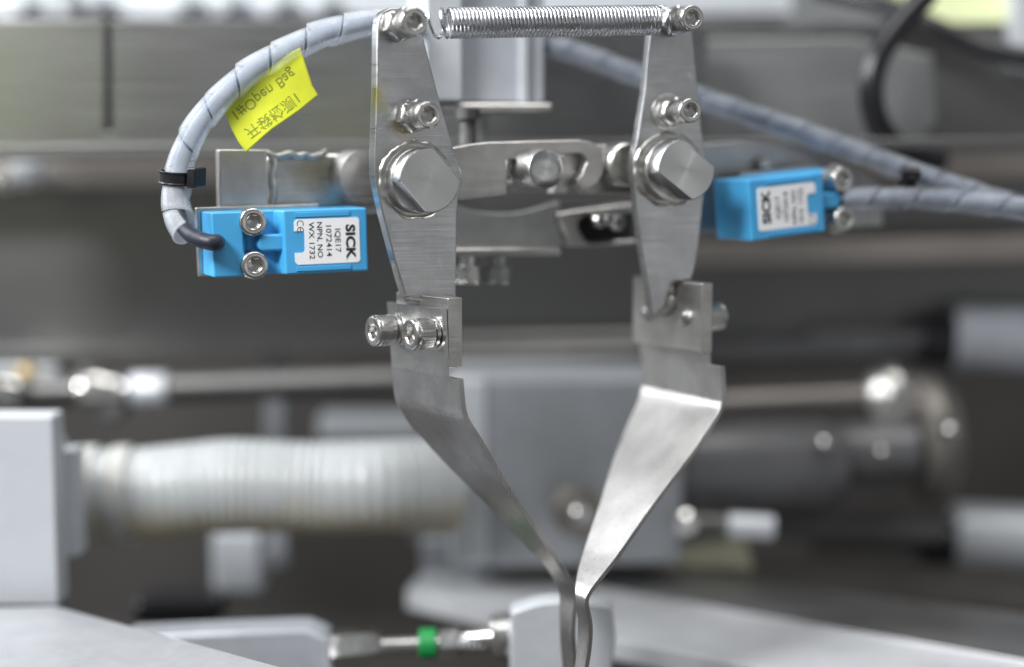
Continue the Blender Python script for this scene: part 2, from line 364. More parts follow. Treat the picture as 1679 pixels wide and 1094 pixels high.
# lower background
t = thing('guide_rod', W(300, 640, 600), 'grey steel guide rod with shiny collar at lower left', 'rod')
rod('rod_bar', (-120, 648), (740, 620), 600, 600, 5.6, M['rod'], t)
f = axis_frame(W(160, 642, 598), W(740, 620, 600) - W(-120, 648, 600)); bm = NB(); lathe(bm, f, [(8, -6), (9.3, -5), (9.3, 2), (7, 5), (7, 11)], 32); mk('shaft_collar', bm, M['chrome'], t)
bm = NB(); lathe(bm, f, [(5.9, 13), (6.2, 13.4), (6.2, 25), (5.9, 26)], 32); mk('sleeve', bm, M['alu'], t)
bm = NB(); lathe(bm, axis_frame(W(14, 646, 592), V((1, 0, .02))), [(7, -14), (8.5, -13), (8.5, 1), (6.5, 5)], 32); mk('rod_end', bm, M['chrome'], t)
f = yaw_frame(W(175, 664, 592), 0); bm = NB(); lathe(bm, f, [(7, -16), (7, -2), (5.5, 0)], 24); mk('clamp_knob', bm, M['dark_cyl'], t)
t = thing('gauge_bar', W(60, 612, 605), 'short pale bar with brass screw above the white block', 'bar')
frbox('bar', (-40, 602), (90, 622), 612, 6, M['alu'], t); f = yaw_frame(W(42, 612, 606), 0); bm = NB(); lathe(bm, f, [(2.6, -4), (2.6, 0), (1.8, .8)], 20); mk('brass_screw', bm, M['gold'], t)
tag(frbox('support_post', (432, 560), (468, 930), 640, 9, M['alu_grey'], bevel=1), 'narrow grey upright post behind the ribbed hose', 'post')
t = thing('cross_beam', W(900, 590, 600), 'dark steel beam with two round bars between the gripper blades', 'beam')
rod('round_bar', (700, 562), (1130, 555), 620, 620, 3.6, M['rod'], t); rod('round_bar', (700, 588), (1130, 578), 612, 612, 4.2, M['rod'], t); rod('round_bar', (1130, 585), (1560, 565), 625, 625, 6, M['dark_cyl'], t)
frbox('beam_plate', (690, 600), (1160, 620), 622, 12, M['void'], t)
t = thing('white_housing', W(40, 990, 480), 'white block standing on the plate at the left edge', 'housing')
frbox('housing_block', (-160, 682), (96, 994), 482, 12, M['white_plastic'], t, bevel=1); frbox('flange', (96, 737), (130, 914), 496, 10, M['white_plastic'], t, bevel=.8)
frbox('inner_flange', (90, 720), (104, 925), 500, 8, M['alu'], t, bevel=.8)
# ribbed hose
P = [W(x, y, yy) for x, y, yy in ((100, 815, 530), (170, 812, 530), (260, 808, 531), (350, 798, 534), (430, 797, 536), (520, 800, 538), (620, 797, 538), (690, 795, 543), (742, 797, 547))]
pth = catmull(P, 34); bm = NB(); rads = []
for i, p in enumerate(pth): rads.append(15.4 + (.24 if i > 26 else .15) * math.sin(i * 2 * math.pi / 7) * (1 + noise.noise((i * .11, 5, 0))) + .5 * noise.noise((i * .03, 0, 0)))
tube(bm, pth, rads, 40)
t = thing('ribbed_hose', P[0], 'thick whitish ribbed hose running right from the white block', 'hose'); mk('hose_body', bm, M['hose_worn'], t)
for k, x in enumerate((150, 205)):
    f = axis_frame(W(x, 812, 530), P[1] - P[0]); bm = NB(); lathe(bm, f, [(15.2, -3.5), (16.6, -3), (16.6, 3), (15.2, 3.5)], 40); mk('hose_clamp', bm, M['hose'], t)
tag(frbox('white_box', (346, 875), (428, 975), 600, 20, M['white_plastic'], bevel=2), 'small white box hanging under the ribbed hose', 'box')
tag(frbox('dark_fitting', (215, 985), (360, 1030), 560, 20, M['black'], bevel=3), 'black fitting low down behind the front left plate', 'fitting')
t = thing('grey_block', W(930, 930, 560), 'big grey block seen between the two gripper blades', 'block')
frbox('block_body', (742, 624), (1118, 925), 560, 60, M['alu_grey'], t, bevel=1.5, yaw=4); frbox('bright_edge', (738, 622), (800, 925), 556, 8, M['alu'], t, bevel=1.5, yaw=4)
f = yaw_frame(W(950, 842, 545), 8)
bm = NB(); lathe(bm, f, [(9, -8), (9, -1), (7.5, 0)], 32); mk('brass_washer', bm, M['dirty'], t); bm = NB(); lathe(bm, f, [(4, 0), (4, 3), (2.8, 5), (.5, 5.6)], 24); mk('bolt_head', bm, M['chrome'], t)
tag(frbox('end_plate', (520, 685), (745, 720), 640, 20, M['alu'], bevel=1), 'pale plate end behind the ribbed hose beside the left blade', 'plate')
f = yaw_frame(W(712, 870, 590), 5); t = thing('pipe_plug', f.o, 'round dull plug below the hose beside the left blade', 'plug')
bm = NB(); lathe(bm, f, [(9, -10), (9, -1), (8, 0)], 32); mk('plug_body', bm, M['dark_cyl'], t); bm = NB(); lathe(bm, f, [(3, 0), (2.6, 2)], 20); mk('plug_stud', bm, M['chrome'], t)
frbox_g = tag(frbox('grey_support', (690, 885), (800, 960), 585, 20, M['alu_grey'], bevel=1.5), 'small grey support under the round plug', 'support')

# dark actuator at right
t = thing('dark_motor', W(1240, 840, 570), 'dark grey round housing with chromed end lying behind the right blade', 'motor')
rod('motor_body', (1060, 765), (1385, 765), 585, 585, 17, M['dark_cyl'], t, prof=lambda L: [(16, 0), (17, 1), (17, L - 9), (13.5, L - 1), (9, L)])
rod('motor_neck', (1370, 745), (1500, 740), 590, 590, 11, M['dark_cyl'], t); rod('chrome_ring', (1498, 720), (1560, 716), 600, 600, 26, M['dirty'], t, prof=lambda L: [(20, 0), (24, 2), (24, L * .5), (18, L)])
for x, y, r_ in ((1357, 727, 2.6), (1450, 742, 2.2), (1565, 706, 2.8)):
    f = yaw_frame(W(x, y, 562), 10); bm = NB(); lathe(bm, f, [(r_, -8), (r_, -1), (r_ * .6, .6)], 20); mk('motor_screw', bm, M['chrome'], t)
rod('copper_bar', (1150, 662), (1440, 648), 600, 600, 4.2, M['rail'], t)
bm = NB(); f = axis_frame(W(1490, 640, 600), (.5, -.5, .5)); lathe(bm, f, [(14, -10), (15, -2), (12, 3), (5, 6)], 32); mk('cap', bm, M['nut'], t)
for y0, y1, lab in ((492, 610, 'grey air cylinder body with black end at right edge, upper one'), (822, 935, 'grey air cylinder body with black end at right edge, lower one')):
    t = thing('cylinder_body', W(1620, y1, 610), lab, 'air cylinder', 'grey cylinder bodies at the right edge')
    yc = (y0 + y1) / 2; r_ = (y1 - y0) / 2 / FPX * 612
    rod('tube_body', (1562, yc), (1850, yc + 14), 622, 616, r_, M['alu' if y0 > 700 else 'alu_mid'], t); rod('end_cap', (1508, yc + 8), (1570, yc + 10), 622, 620, r_ * .72, M['black'], t); rod('piston_rod', (1330, yc + 2), (1512, yc + 8), 624, 622, 4.5, M['dark_cyl'], t)
t = thing('push_rod', W(1130, 860, 560), 'short steel rod with shiny fork end low behind the right blade', 'rod')
rod('rod_bar', (1120, 856), (1265, 864), 562, 562, 3.6, M['rod'], t); f = yaw_frame(W(1126, 858, 556), 10); bm = NB(); lathe(bm, f, [(4.4, -8), (4.4, 1), (3, 2.5)], 24); mk('ball_joint', bm, M['chrome'], t)
rod('adjust_sleeve', (1195, 861), (1268, 865), 556, 556, 4.2, M['alu'], t)
rod('dark_shaft', (1265, 862), (1540, 872), 600, 600, 5, M['dark_cyl'], t)
tag(frpoly('cream_plate', [(1075, 905), (1150, 890), (1225, 888), (1235, 935), (1080, 930)], 580, 10, plain('cream_plastic', (.55, .54, .40), .5)), 'small cream plate below the push rod', 'plate')
tag(frpoly('rear_ledge', [(1225, 905), (1679, 930), (1850, 950), (1850, 1020), (1230, 960)], 620, 20, M['dirty']), 'dull brown ledge behind the slanted plate at right', 'ledge')

# lower plates
z0 = -132.0
t = thing('slanted_plate', WZ(1300, 1000, z0), 'long grey aluminium plate running diagonally across the lower right', 'plate')
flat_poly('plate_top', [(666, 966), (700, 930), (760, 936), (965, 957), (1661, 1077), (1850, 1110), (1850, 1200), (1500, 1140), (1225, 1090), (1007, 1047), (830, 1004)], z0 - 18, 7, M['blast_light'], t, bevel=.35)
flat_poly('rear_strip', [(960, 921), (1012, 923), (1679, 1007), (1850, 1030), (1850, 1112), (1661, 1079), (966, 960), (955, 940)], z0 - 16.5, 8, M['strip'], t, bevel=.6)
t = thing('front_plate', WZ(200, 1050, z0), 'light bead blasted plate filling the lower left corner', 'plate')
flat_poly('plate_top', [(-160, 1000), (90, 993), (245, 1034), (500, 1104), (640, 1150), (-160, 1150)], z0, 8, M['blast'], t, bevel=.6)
# linkage along the bottom
t = thing('link_rod', W(650, 1060, 470), 'horizontal link rod with green ring along the bottom edge', 'rod')
frpoly('link_bar', [(200, 1042), (330, 1036), (500, 1030), (540, 1046), (556, 1130), (200, 1130)], 478, 14, M['alu_mid'], t, bevel=2)
rod('coupling', (540, 1068), (628, 1060), 476, 476, 6.2, M['chrome'], t, n=6, prof=lambda L: [(5, 0), (6.3, 1), (6.3, L * .75), (4.2, L)])
rod('thin_rod', (620, 1060), (745, 1055), 476, 476, 2.6, M['chrome'], t); rod('green_ring', (688, 1056), (716, 1055), 474, 474, 4.6, M['green'], t)
rod('lock_nut', (722, 1054), (752, 1053), 474, 474, 5.0, M['chrome'], t, n=6); rod('threaded_stud', (750, 1053), (815, 1049), 474, 474, 3.4, M['chrome'], t, prof=lambda L: thread_prof(3.6, 0, L, 1.6))
rod('rod_eye', (808, 1045), (846, 1040), 474, 474, 7, M['chrome'], t, prof=lambda L: [(6, 0), (7, 1.2), (7, L - 2), (5, L)])
frpoly('fork_block', [(838, 1004), (880, 990), (940, 984), (1004, 996), (1010, 1044), (1000, 1130), (836, 1130)], 462, 10, M['alu'], t, bevel=.8)

# ================================================================== CENTRE: air cylinder and linkage
YAW = 25
t = thing('air_cylinder', W(790, 175, 480), 'pale aluminium air cylinder standing above the linkage under the spring', 'air cylinder')
f = yaw_frame(W(790, 90, 484), 20)
a = [f.px(x, 90)[0] for x in (690, 748, 775, 850, 862, 893)]; cb = f.px(790, 168)[1]
bm = NB(); box(bm, f, a[0], a[1], -14, 6, cb, 60); mk('cylinder_rib', bm, M['alu'], t, .8)
bm = NB(); box(bm, f, a[1], a[5], -16, 0, cb, 60); mk('cylinder_tube', bm, M['alu_mid'], t, .8)
bm = NB(); box(bm, f, a[3], a[4], -.5, 2.2, cb, 60); mk('cylinder_groove_lip', bm, M['alu'], t, .4)
f2 = f.atpx(765, 178); bm = NB(); ff = Fr(W(790, 176, 480), (1, 0, 0), (0, 0, 1), (0, 1, 0))
P = yaw_frame(W(820, 176, 478), 4); a0, c1 = P.px(700, 169); a1, c0 = P.px(906, 182); bm = NB()
box(bm, P, a0, a1, -26, 0, c0, c1); mk('flange', bm, M['block'], t, .9)
f3 = Fr(W(767, 184, 470), (1, 0, 0), (0, 0, -1), (0, 1, 0)); bm = NB(); lathe(bm, f3, [(3.4, -1), (3.4, 2)] + thread_prof(2.6, 2, 12, 1.3), 24); mk('piston_rod', bm, M['rod'], t)
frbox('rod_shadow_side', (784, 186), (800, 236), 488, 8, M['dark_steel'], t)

t = thing('hook_link', W(760, 285, 452), 'grey steel hook shaped link plate with round pin between the two arms', 'link')
f = yaw_frame(W(860, 280, 452), 16)
hp = [(735, 243), (748, 241), (775, 236), (801, 233), (880, 231), (950, 229), (970, 233), (984, 241), (991, 253), (993, 267), (989, 286), (980, 302), (968, 310), (956, 313), (949, 304), (945, 295),
      (952, 288), (956, 283), (957, 276), (962, 266), (959, 257), (950, 252), (914, 255), (853, 259), (832, 263), (832, 319), (759, 328), (735, 329)]
bm = NB(); prism(bm, f, [f.px(*p) for p in hp], -5, 0); mk('link_plate', bm, M['block'], t, .5)
f4 = yaw_frame(W(874, 277, 452), 27); fk = f4
bm = NB(); lathe(bm, f4, [(5.4, -6), (5.4, 7.2), (5.25, 7.7), (5.0, 7.85), (2, 7.85), (.4, 7.85)], 64); mk('link_pin', bm, M['turned_bright'], t, fr=f4)
bm = NB(); fa = axis_frame(W(828, 285, 456), (1, .3, 0)); lathe(bm, fa, [(3.2, 0), (3.2, 14)], 24); mk('cross_pin', bm, M['chrome'], t)
t = thing('latch_link', W(980, 318, 464), 'steel latch plate behind the hook link next to the right arm', 'link')
f = yaw_frame(W(970, 280, 464), 18)
bm = NB(); prism(bm, f, [f.px(*p) for p in [(905, 262), (930, 250), (972, 238), (1028, 235), (1060, 240), (1060, 322), (1020, 319), (958, 317), (950, 306), (940, 300), (930, 318), (905, 318), (918, 290)]], -5, 0); mk('latch_plate', bm, M['block'], t, .5)
f5 = yaw_frame(W(1020, 270, 462), 24); bm = NB(); lathe(bm, f5, [(6.2, -5), (6.2, 3), (5.4, 4)], 36); mk('hub_collar', bm, M['weld'], t)

t = thing('lower_bracket', W(830, 415, 470), 'dark steel bracket with flange and bolts below the hook link', 'bracket')
f = yaw_frame(W(830, 380, 474), 12)
arc = [(740, 332), (765, 343), (790, 349), (815, 351), (845, 350), (870, 346), (895, 338), (918, 330)]
bm = NB(); prism(bm, f, [f.px(*p) for p in arc + [(926, 400), (912, 408), (740, 412)]], -8, 0); mk('bracket_plate', bm, M['dark_steel'], t, .2)
P = yaw_frame(W(835, 412, 462), 6); bm = NB(); a0, c1 = P.px(738, 407); a1, c0 = P.px(921, 420); box(bm, P, a0, a1, -20, 0, c0, c1); mk('flange', bm, M['block'], t, 1.0)
for x, k, mm in ((768, 1, M['screw']), (818, .9, M['dark_steel'])):
    f6 = Fr(W(x, 422, 466), (1, 0, 0), (0, 0, -1), (0, 1, 0)); bm = NB(); lathe(bm, f6, [(2.4, -1), (2.4, 2.5), (4.3 * k, 2.6), (4.3 * k, 3.2)], 28); cap_head(bm, f6, 3, 4.6, 4.0 * k, 3.2); mk('flange_bolt', bm, mm, t)
t = thing('fork_bracket', W(975, 375, 478), 'steel fork bracket holding a small screw left of the right arm', 'bracket')
f = yaw_frame(W(975, 375, 478), 20)
bm = NB(); prism(bm, f, [f.px(*p) for p in [(914, 350), (935, 346), (1045, 332), (1045, 348), (960, 352), (950, 362), (948, 374), (956, 388), (964, 398), (1045, 392), (1045, 400), (960, 404), (935, 404), (924, 380)]], -9, 0); mk('fork_plate', bm, M['block'], t, 1.0)
bm = NB(); prism(bm, f, [f.px(*p) for p in [(930, 338), (1060, 330), (1060, 402), (930, 404)]], -16, -10); mk('backing_plate', bm, M['void'], t, .4)
for x, y, r_ in ((988, 362, 2.2), (1001, 360, 1.9), (1017, 365, 2.4)):
    f7 = yaw_frame(W(x, y, 474), 20); bm = NB(); lathe(bm, f7, [(r_, -12), (r_, -1), (r_ * .7, 0)], 20); mk('fork_screw', bm, M['chrome'], t)

# ================================================================== GRIPPER ARMS
def solve_far(near, b, far, wmax):
    """width along b so that the far edge lands on the traced far outline"""
    prev = None
    for k in range(0, 240):
        wv = wmax * k / 239; q = proj(near + b * wv)
        y = q[1]; xs = None
        for (x0, y0), (x1, y1) in zip(far, far[1:]):
            if y0 <= y <= y1: xs = x0 + (x1 - x0) * (y - y0) / max(1e-6, y1 - y0); break
        if xs is not None and q[0] <= xs: return wv
    return None
def make_blade(root, fB, planeB, upper, near, far, t_, wmax, wend):
    """fB: frame of the flat top part (n = visible side, x = away along the width)."""
    b = fB.x; st = []
    top = []
    for p in upper:
        a, c = fB.px(*p, 0); top.append(fB.pt(a, 0, c))
    dense = catmull([V((p[0], p[1], 0)) for p in near], 6)
    pts = [planeB.pt(planeB.px(p.x, p.y)[0], 0, planeB.px(p.x, p.y)[1]) for p in dense]
    ws = [solve_far(p, b, far, wmax) for p in pts]
    last = wmax
    for i, v_ in enumerate(ws):
        if v_ is None: ws[i] = last if i < len(ws) * .8 else wend
        last = ws[i]
    ws = [sum(ws[max(0, i - 3):i + 4]) / len(ws[max(0, i - 3):i + 4]) for i in range(len(ws))]
    rows = [(p, p + b * solve_w) for p, solve_w in [(q, (solve_far(q, b, far, wmax) or wmax * .85)) for q in top]] + [(p, p + b * wv) for p, wv in zip(pts, ws)]
    bm = NB(); N = 8; m_ = len(rows); nt_ = len(top); nrm = []
    for i in range(m_):
        if i < nt_ + 2: nrm.append(fB.n); continue
        tg = rows[min(i + 1, m_ - 1)][0] - rows[max(i - 1, nt_)][0]; tg = tg - b * tg.dot(b); q = b.cross(tg).normalized()
        nrm.append(q if q.dot(nrm[-1]) > 0 else -q)
    fr0 = [[bm.verts.new(p.lerp(q, k / N)) for k in range(N + 1)] for p, q in rows]
    bk0 = [[bm.verts.new(p.lerp(q, k / N) - nrm[i] * t_) for k in range(N + 1)] for i, (p, q) in enumerate(rows)]
    for i in range(m_ - 1):
        for k in range(N):
            face(bm, (fr0[i][k], fr0[i][k + 1], fr0[i + 1][k + 1], fr0[i + 1][k])); face(bm, (bk0[i][k], bk0[i + 1][k], bk0[i + 1][k + 1], bk0[i][k + 1]))
        for k in (0, N): face(bm, (fr0[i][k], fr0[i + 1][k], bk0[i + 1][k], bk0[i][k]))
    for i in (0, m_ - 1):
        for k in range(N): face(bm, (fr0[i][k], fr0[i][k + 1], bk0[i][k + 1], bk0[i][k]))
    return mk('blade', bm, M['blade'], root, .18, 2, 30)

def arm_bolt(root, fr, nut_af, rad, L, name, washer=False, b_end=12.0):
    bm = NB(); lathe(bm, fr, [(2.0, -2), (2.0, b_end - L + .2)], 24); cap_head(bm, fr, b_end - L, L, rad, 3.5); s_ = mk(name, bm, M['screw'], root)
    bm = NB(); hex_nut(bm, fr, .6, 4.2, nut_af, .35); mk('hex_nut', bm, M['nut'], s_)
    if washer: bm = NB(); lathe(bm, fr, [(5.2, 0), (5.2, .7)], 36); mk('washer', bm, M['nut'], s_, .15)
    bm = NB(); lathe(bm, fr, [(3.0, b_end - L - 1.3), (3.1, b_end - L - .2)], 32); mk('collar', bm, M['dark_steel'], s_)
def pivot(root, fr, rad, d, rot, L, ledge, mm='turned'):
    bm = NB(); lathe(bm, fr, [(rad, -3), (rad, ledge - .4), (rad * .96, ledge)], 72)
    n = 120; ca, sa = math.cos(rot), math.sin(rot); pts = []
    for i in range(n):
        t_ = 2 * math.pi * i / n; u = rad * .985 * math.cos(t_); v_ = rad * .985 * math.sin(t_); u = max(-d, min(d, u))
        pts.append((u * ca - v_ * sa, u * sa + v_ * ca))
    rings = [[fr.pt(x * k, b, y * k) for x, y in pts] for b, k in ((ledge - .5, 1), (L - .4, 1), (L, .965), (L, .5), (L - .02, .04))]
    ring_loft(bm, rings); return mk('pivot_pin', bm, M[mm], root, fr=fr)

# ---- left arm
fa = yaw_frame(W(690, 290, 434), YAW)
tL = thing('gripper_arm', fa.o, 'left steel gripper arm with its clamped blade, in sharp focus beside the left blue sensor', 'gripper arm', 'pair of gripper arms')
pL = [(619, 45), (621, 30), (628, 19), (640, 13), (662, 12), (678, 17), (688, 32), (693, 56), (722, 168), (738, 223), (747, 256), (757, 282), (758, 296), (752, 325), (750, 350), (748, 487), (665, 487), (648, 430), (627, 350), (617, 305), (614, 285), (614, 260), (617.5, 150)]
wp = lambda x, y, f_=fa: f_.pt(f_.px(x, y)[0], 0, f_.px(x, y)[1])
M['arm'] = steel('arm_plate_steel', (.52, .525, .53), .33, (60, 60, 2600), .26, .08, blotch=70,
                 stains=[(wp(660, 210), 7, BROWN), (wp(648, 265), 8, (.46, .40, .28)), (wp(606, 160), 9, (.50, .45, .12))], spots=.4, scratch=.5)
bm = NB(); prism(bm, fa, [fa.px(*p) for p in pL], -4.6, 0); mk('arm_plate', bm, M['arm'], tL, .45)
arm_bolt(tL, fa.atpx(650, 42), 8.0, 3.75, 5.4, 'spring_bolt', b_end=13); arm_bolt(tL, fa.atpx(672, 191), 8.0, 3.5, 5.4, 'stop_bolt', b_end=13.2)
fp = fa.atpx(681, 295); pivot(tL, fp, 8.6, 6.4, R(42), 10.2, 4.6)
bm = NB(); weld_ring(bm, fp, 9.2, 1.3, .3, .0); mk('weld_bead', bm, M['weld'], tL)
bm = NB(); fh = fp.at(0, -5, 0); lathe(bm, Fr(fh.o, fh.x, -fh.n, fh.z), [(7.4, 0), (7.4, 9), (7.0, 9.6)], 48); mk('pivot_hub', bm, M['block'], tL)
# clamp block of the left jaw
PSI = 36
def jaw_frame(o, psi):
    t_ = R(psi); u = V((-math.sin(t_), math.cos(t_), 0)); n = V((-math.cos(t_), -math.sin(t_), 0)); return Fr(o, u, n, (0, 0, 1))
fb = jaw_frame(W(735, 548, 424), PSI)
zt, zb = fb.px(735, 489)[1], fb.px(738, 605)[1]
bm = NB(); box(bm, fb, 0, 25.8, -4.6, 0, zb, zt); mk('clamp_block', bm, M['block'], tL, .35)
fB = Fr(fb.pt(0, 1.75, 0), fb.x, fb.n, fb.z)
q0 = fB.px(752, 622); pB = Fr(fB.pt(q0[0], 0, q0[1]), fB.n, -fB.x, (0, 0, 1))
make_blade(tL, fB, pB, [(724.5, 507), (729, 618)], [(752, 622), (756, 665), (760, 684), (767, 699), (790, 735), (830, 805), (870, 862), (905, 912), (926, 945), (937, 968), (941, 985), (938, 1015), (937, 1050), (943, 1110)],
           [(634, 490), (640, 560), (645, 640), (651, 680), (664, 698), (735, 762), (800, 830), (845, 878), (885, 918), (906, 945), (918, 975), (917, 1010), (919, 1050), (924, 1120)], 1.5, 33, 6)
fs = fB
for x, y, kn, lab in ((717, 546, True, None), (655, 540, False, 'smooth sided clamp screw behind the knurled one')):
    g = fs.atpx(x, y); bm = NB(); cap_head(bm, g, 2.6, 6.0, 4.2, 4.0, kn); s_ = mk('clamp_screw', bm, M['screw'], tL)
    if lab: s_['label'] = lab
    bm = NB(); lathe(bm, g, [(4.4, 0), (4.4, 1.0)], 36); mk('washer', bm, M['nut'], s_, .12)
    bm = NB(); n = 40; rings = []
    for i in range(n):
        a_ = R(20) + 2 * math.pi * .975 * i / (n - 1); dz = 1.05 + .45 * i / n
        rings.append([g.pt(r_ * math.cos(a_), b_, r_ * math.sin(a_)) for r_, b_ in ((2.4, dz), (3.9, dz), (3.9, dz + 1.1), (2.4, dz + 1.1))])
    ring_loft(bm, rings); mk('spring_washer', bm, M['nut'], s_, .08)
bm = NB(); fw = fa.atpx(706, 488, -2.3)
P = [fa.pt(fa.px(x, 487)[0], -2.0 + .4 * math.sin(x), fa.px(x, 487)[1] - .3) for x in range(668, 748, 6)]; tube(bm, P, [1.1 + .25 * math.sin(i * 2.1) for i in range(len(P))], 10); mk('weld_bead', bm, M['weld'], tL)

# ---- right arm
fr_ = yaw_frame(W(1100, 290, 455), 20)
tR = thing('gripper_arm', fr_.o, 'right steel gripper arm with bright blade, slightly out of focus beside the right blue sensor', 'gripper arm', 'pair of gripper arms')
pR = [(1066, 60), (1068, 34), (1078, 17), (1095, 12), (1118, 14), (1130, 26), (1136, 56), (1144, 141), (1151, 215), (1157, 246), (1160, 285), (1155, 319), (1146, 400), (1141, 433), (1134, 458), (1102, 463), (1089, 503), (1070, 520), (1064, 480), (1051, 400), (1044, 345), (1039, 290), (1038, 262), (1046, 220), (1057, 150)]
bm = NB(); prism(bm, fr_, [fr_.px(*p) for p in pR], -3.6, 0); mk('arm_plate', bm, M['arm'], tR, .45)
arm_bolt(tR, fr_.atpx(1099, 36), 7.4, 3.4, 5.2, 'spring_bolt', b_end=14); arm_bolt(tR, fr_.atpx(1096, 184), 7.2, 3.35, 5.2, 'stop_bolt', True, b_end=14)
fq = fr_.atpx(1095, 278); pivot(tR, fq, 8.6, 5.6, R(54), 12.0, 4.4, 'turned_bright')
bm = NB(); weld_ring(bm, fq, 9.2, 1.3, .3, .0); mk('weld_bead', bm, M['weld'], tR)
bm = NB(); lathe(bm, Fr(fq.pt(0, -4, 0), fq.x, -fq.n, fq.z), [(7.2, 0), (7.2, 10)], 40); mk('pivot_hub', bm, M['block'], tR)
PSR = 31
fc = jaw_frame(W(1150, 520, 448), PSR)
zt, zb = fc.px(1150, 465)[1], fc.px(1150, 580)[1]
bm = NB(); box(bm, fc, 0, 33, -4.0, 0, zb, zt); mk('clamp_block', bm, M['block'], tR, .4)
fC = Fr(fc.pt(0, -4.1, 0), fc.x, fc.n, fc.z)
q0 = fC.px(1183, 620); pC = Fr(fC.pt(q0[0], 0, q0[1]), fC.n, -fC.x, (0, 0, 1))
make_blade(tR, fC, pC, [(1157, 560), (1160, 599)], [(1182, 601), (1184, 630), (1184, 652), (1182, 664), (1173, 684), (1135, 741), (1090, 800), (1050, 855), (1010, 912), (980, 950), (963, 974), (959, 992), (965, 1025), (964, 1060), (956, 1110)],
           [(1049, 540), (1048, 655), (1040, 668), (1010, 740), (985, 820), (965, 880), (950, 925), (944, 956), (944, 985), (947, 1020), (946, 1060), (940, 1120)], 1.4, 38, 4)
for a_, lab in ((fc.px(1122, 522)[0], None), (fc.px(1062, 520)[0], None)):
    g = fc.at(a_, 0, fc.px(1122, 522)[1]); bm = NB(); lathe(bm, g, [(2.4, -6), (2.4, .6), (1.9, 1.4), (.8, 1.8), (.05, 1.9)], 28)
    gb = Fr(g.pt(0, -5.6, 0), g.x, -g.n, g.z); cap_head(bm, gb, 1.0, 6.2, 4.1, 3.8); lathe(bm, gb, [(4.3, 0), (4.3, 1)], 32)
    mk('clamp_screw', bm, M['screw'], tR)
bm = NB()
for x, y, r_ in ((1097, 484, 3.0), (1100, 495, 2.6), (1092, 506, 1.9), (1103, 475, 2.0), (1080, 512, 1.3)):
    a_, c_ = fc.px(x, y); mtx = Matrix.Translation(fc.pt(a_, 1.5, c_)); bmesh.ops.create_icosphere(bm, subdivisions=3, radius=r_, matrix=mtx @ Matrix.Diagonal((1, 1, 1.25, 1)))
for v_ in bm.verts: v_.co += V((1, 0, 0)) * .3 * noise.noise(v_.co * .6)
mk('weld_bead', bm, M['weld'], tR)

# ---- spring
t = thing('tension_spring', fa.pt(0, 6, 40), 'shiny coil tension spring stretched between the tops of both arms', 'spring')
sA = fa.atpx(650, 42).pt(0, 6.2, 0); sB = fr_.atpx(1099, 36).pt(0, 7.0, 0)
def on_line(px):
    lo, hi = 0., 1.
    for _ in range(40):
        m_ = (lo + hi) / 2
        if proj(sA.lerp(sB, m_))[0] < px: lo = m_
        else: hi = m_
    return lo
k0, k1 = on_line(736), on_line(1078); ax = (sB - sA).normalized(); g = axis_frame(sA, ax)
Lt = (sB - sA).length; rc = 3.72; path = []
nco = 55
lead = on_line(712)
for i in range(34):                                            # two opened end turns
    q = i / 34; a_ = 2 * math.pi * 1.6 * (q - 1); s_ = (lead + (k0 - lead) * q) * Lt + 2.5 * (1 - q) ** .4 * math.cos(a_); path.append(g.pt(rc * math.cos(a_), s_, rc * math.sin(a_)))
for i in range(nco * 18):
    q = i / (nco * 18); a_ = 2 * math.pi * nco * q; path.append(g.pt(rc * math.cos(a_), (k0 + (k1 - k0) * q) * Lt, rc * math.sin(a_)))
for i in range(12):
    q = i / 11; a_ = 2 * math.pi * (nco + q * .7); path.append(g.pt(rc * math.cos(a_), (k1 + (on_line(1094) - k1) * q) * Lt, rc * math.sin(a_)))
bm = NB(); tube(bm, path, .43, 10); mk('coil', bm, M['spring'], t)
def hook(p_from, ctr, sgn, frm):
    pts = [p_from]
    for i in range(15):
        a_ = math.pi * (-.55 + 1.1 * i / 14); pts.append(ctr + ax * (sgn * 2.7 * math.cos(a_)) + frm.z * (2.9 * math.sin(a_)))
    return pts
bm = NB(); tube(bm, catmull(hook(path[0], sA, -1, fa), 2), .42, 8); mk('end_hook', bm, M['spring'], t)
bm = NB(); tube(bm, catmull(hook(path[-1], sB, 1, fr_), 2), .42, 8); mk('end_hook', bm, M['spring'], t)

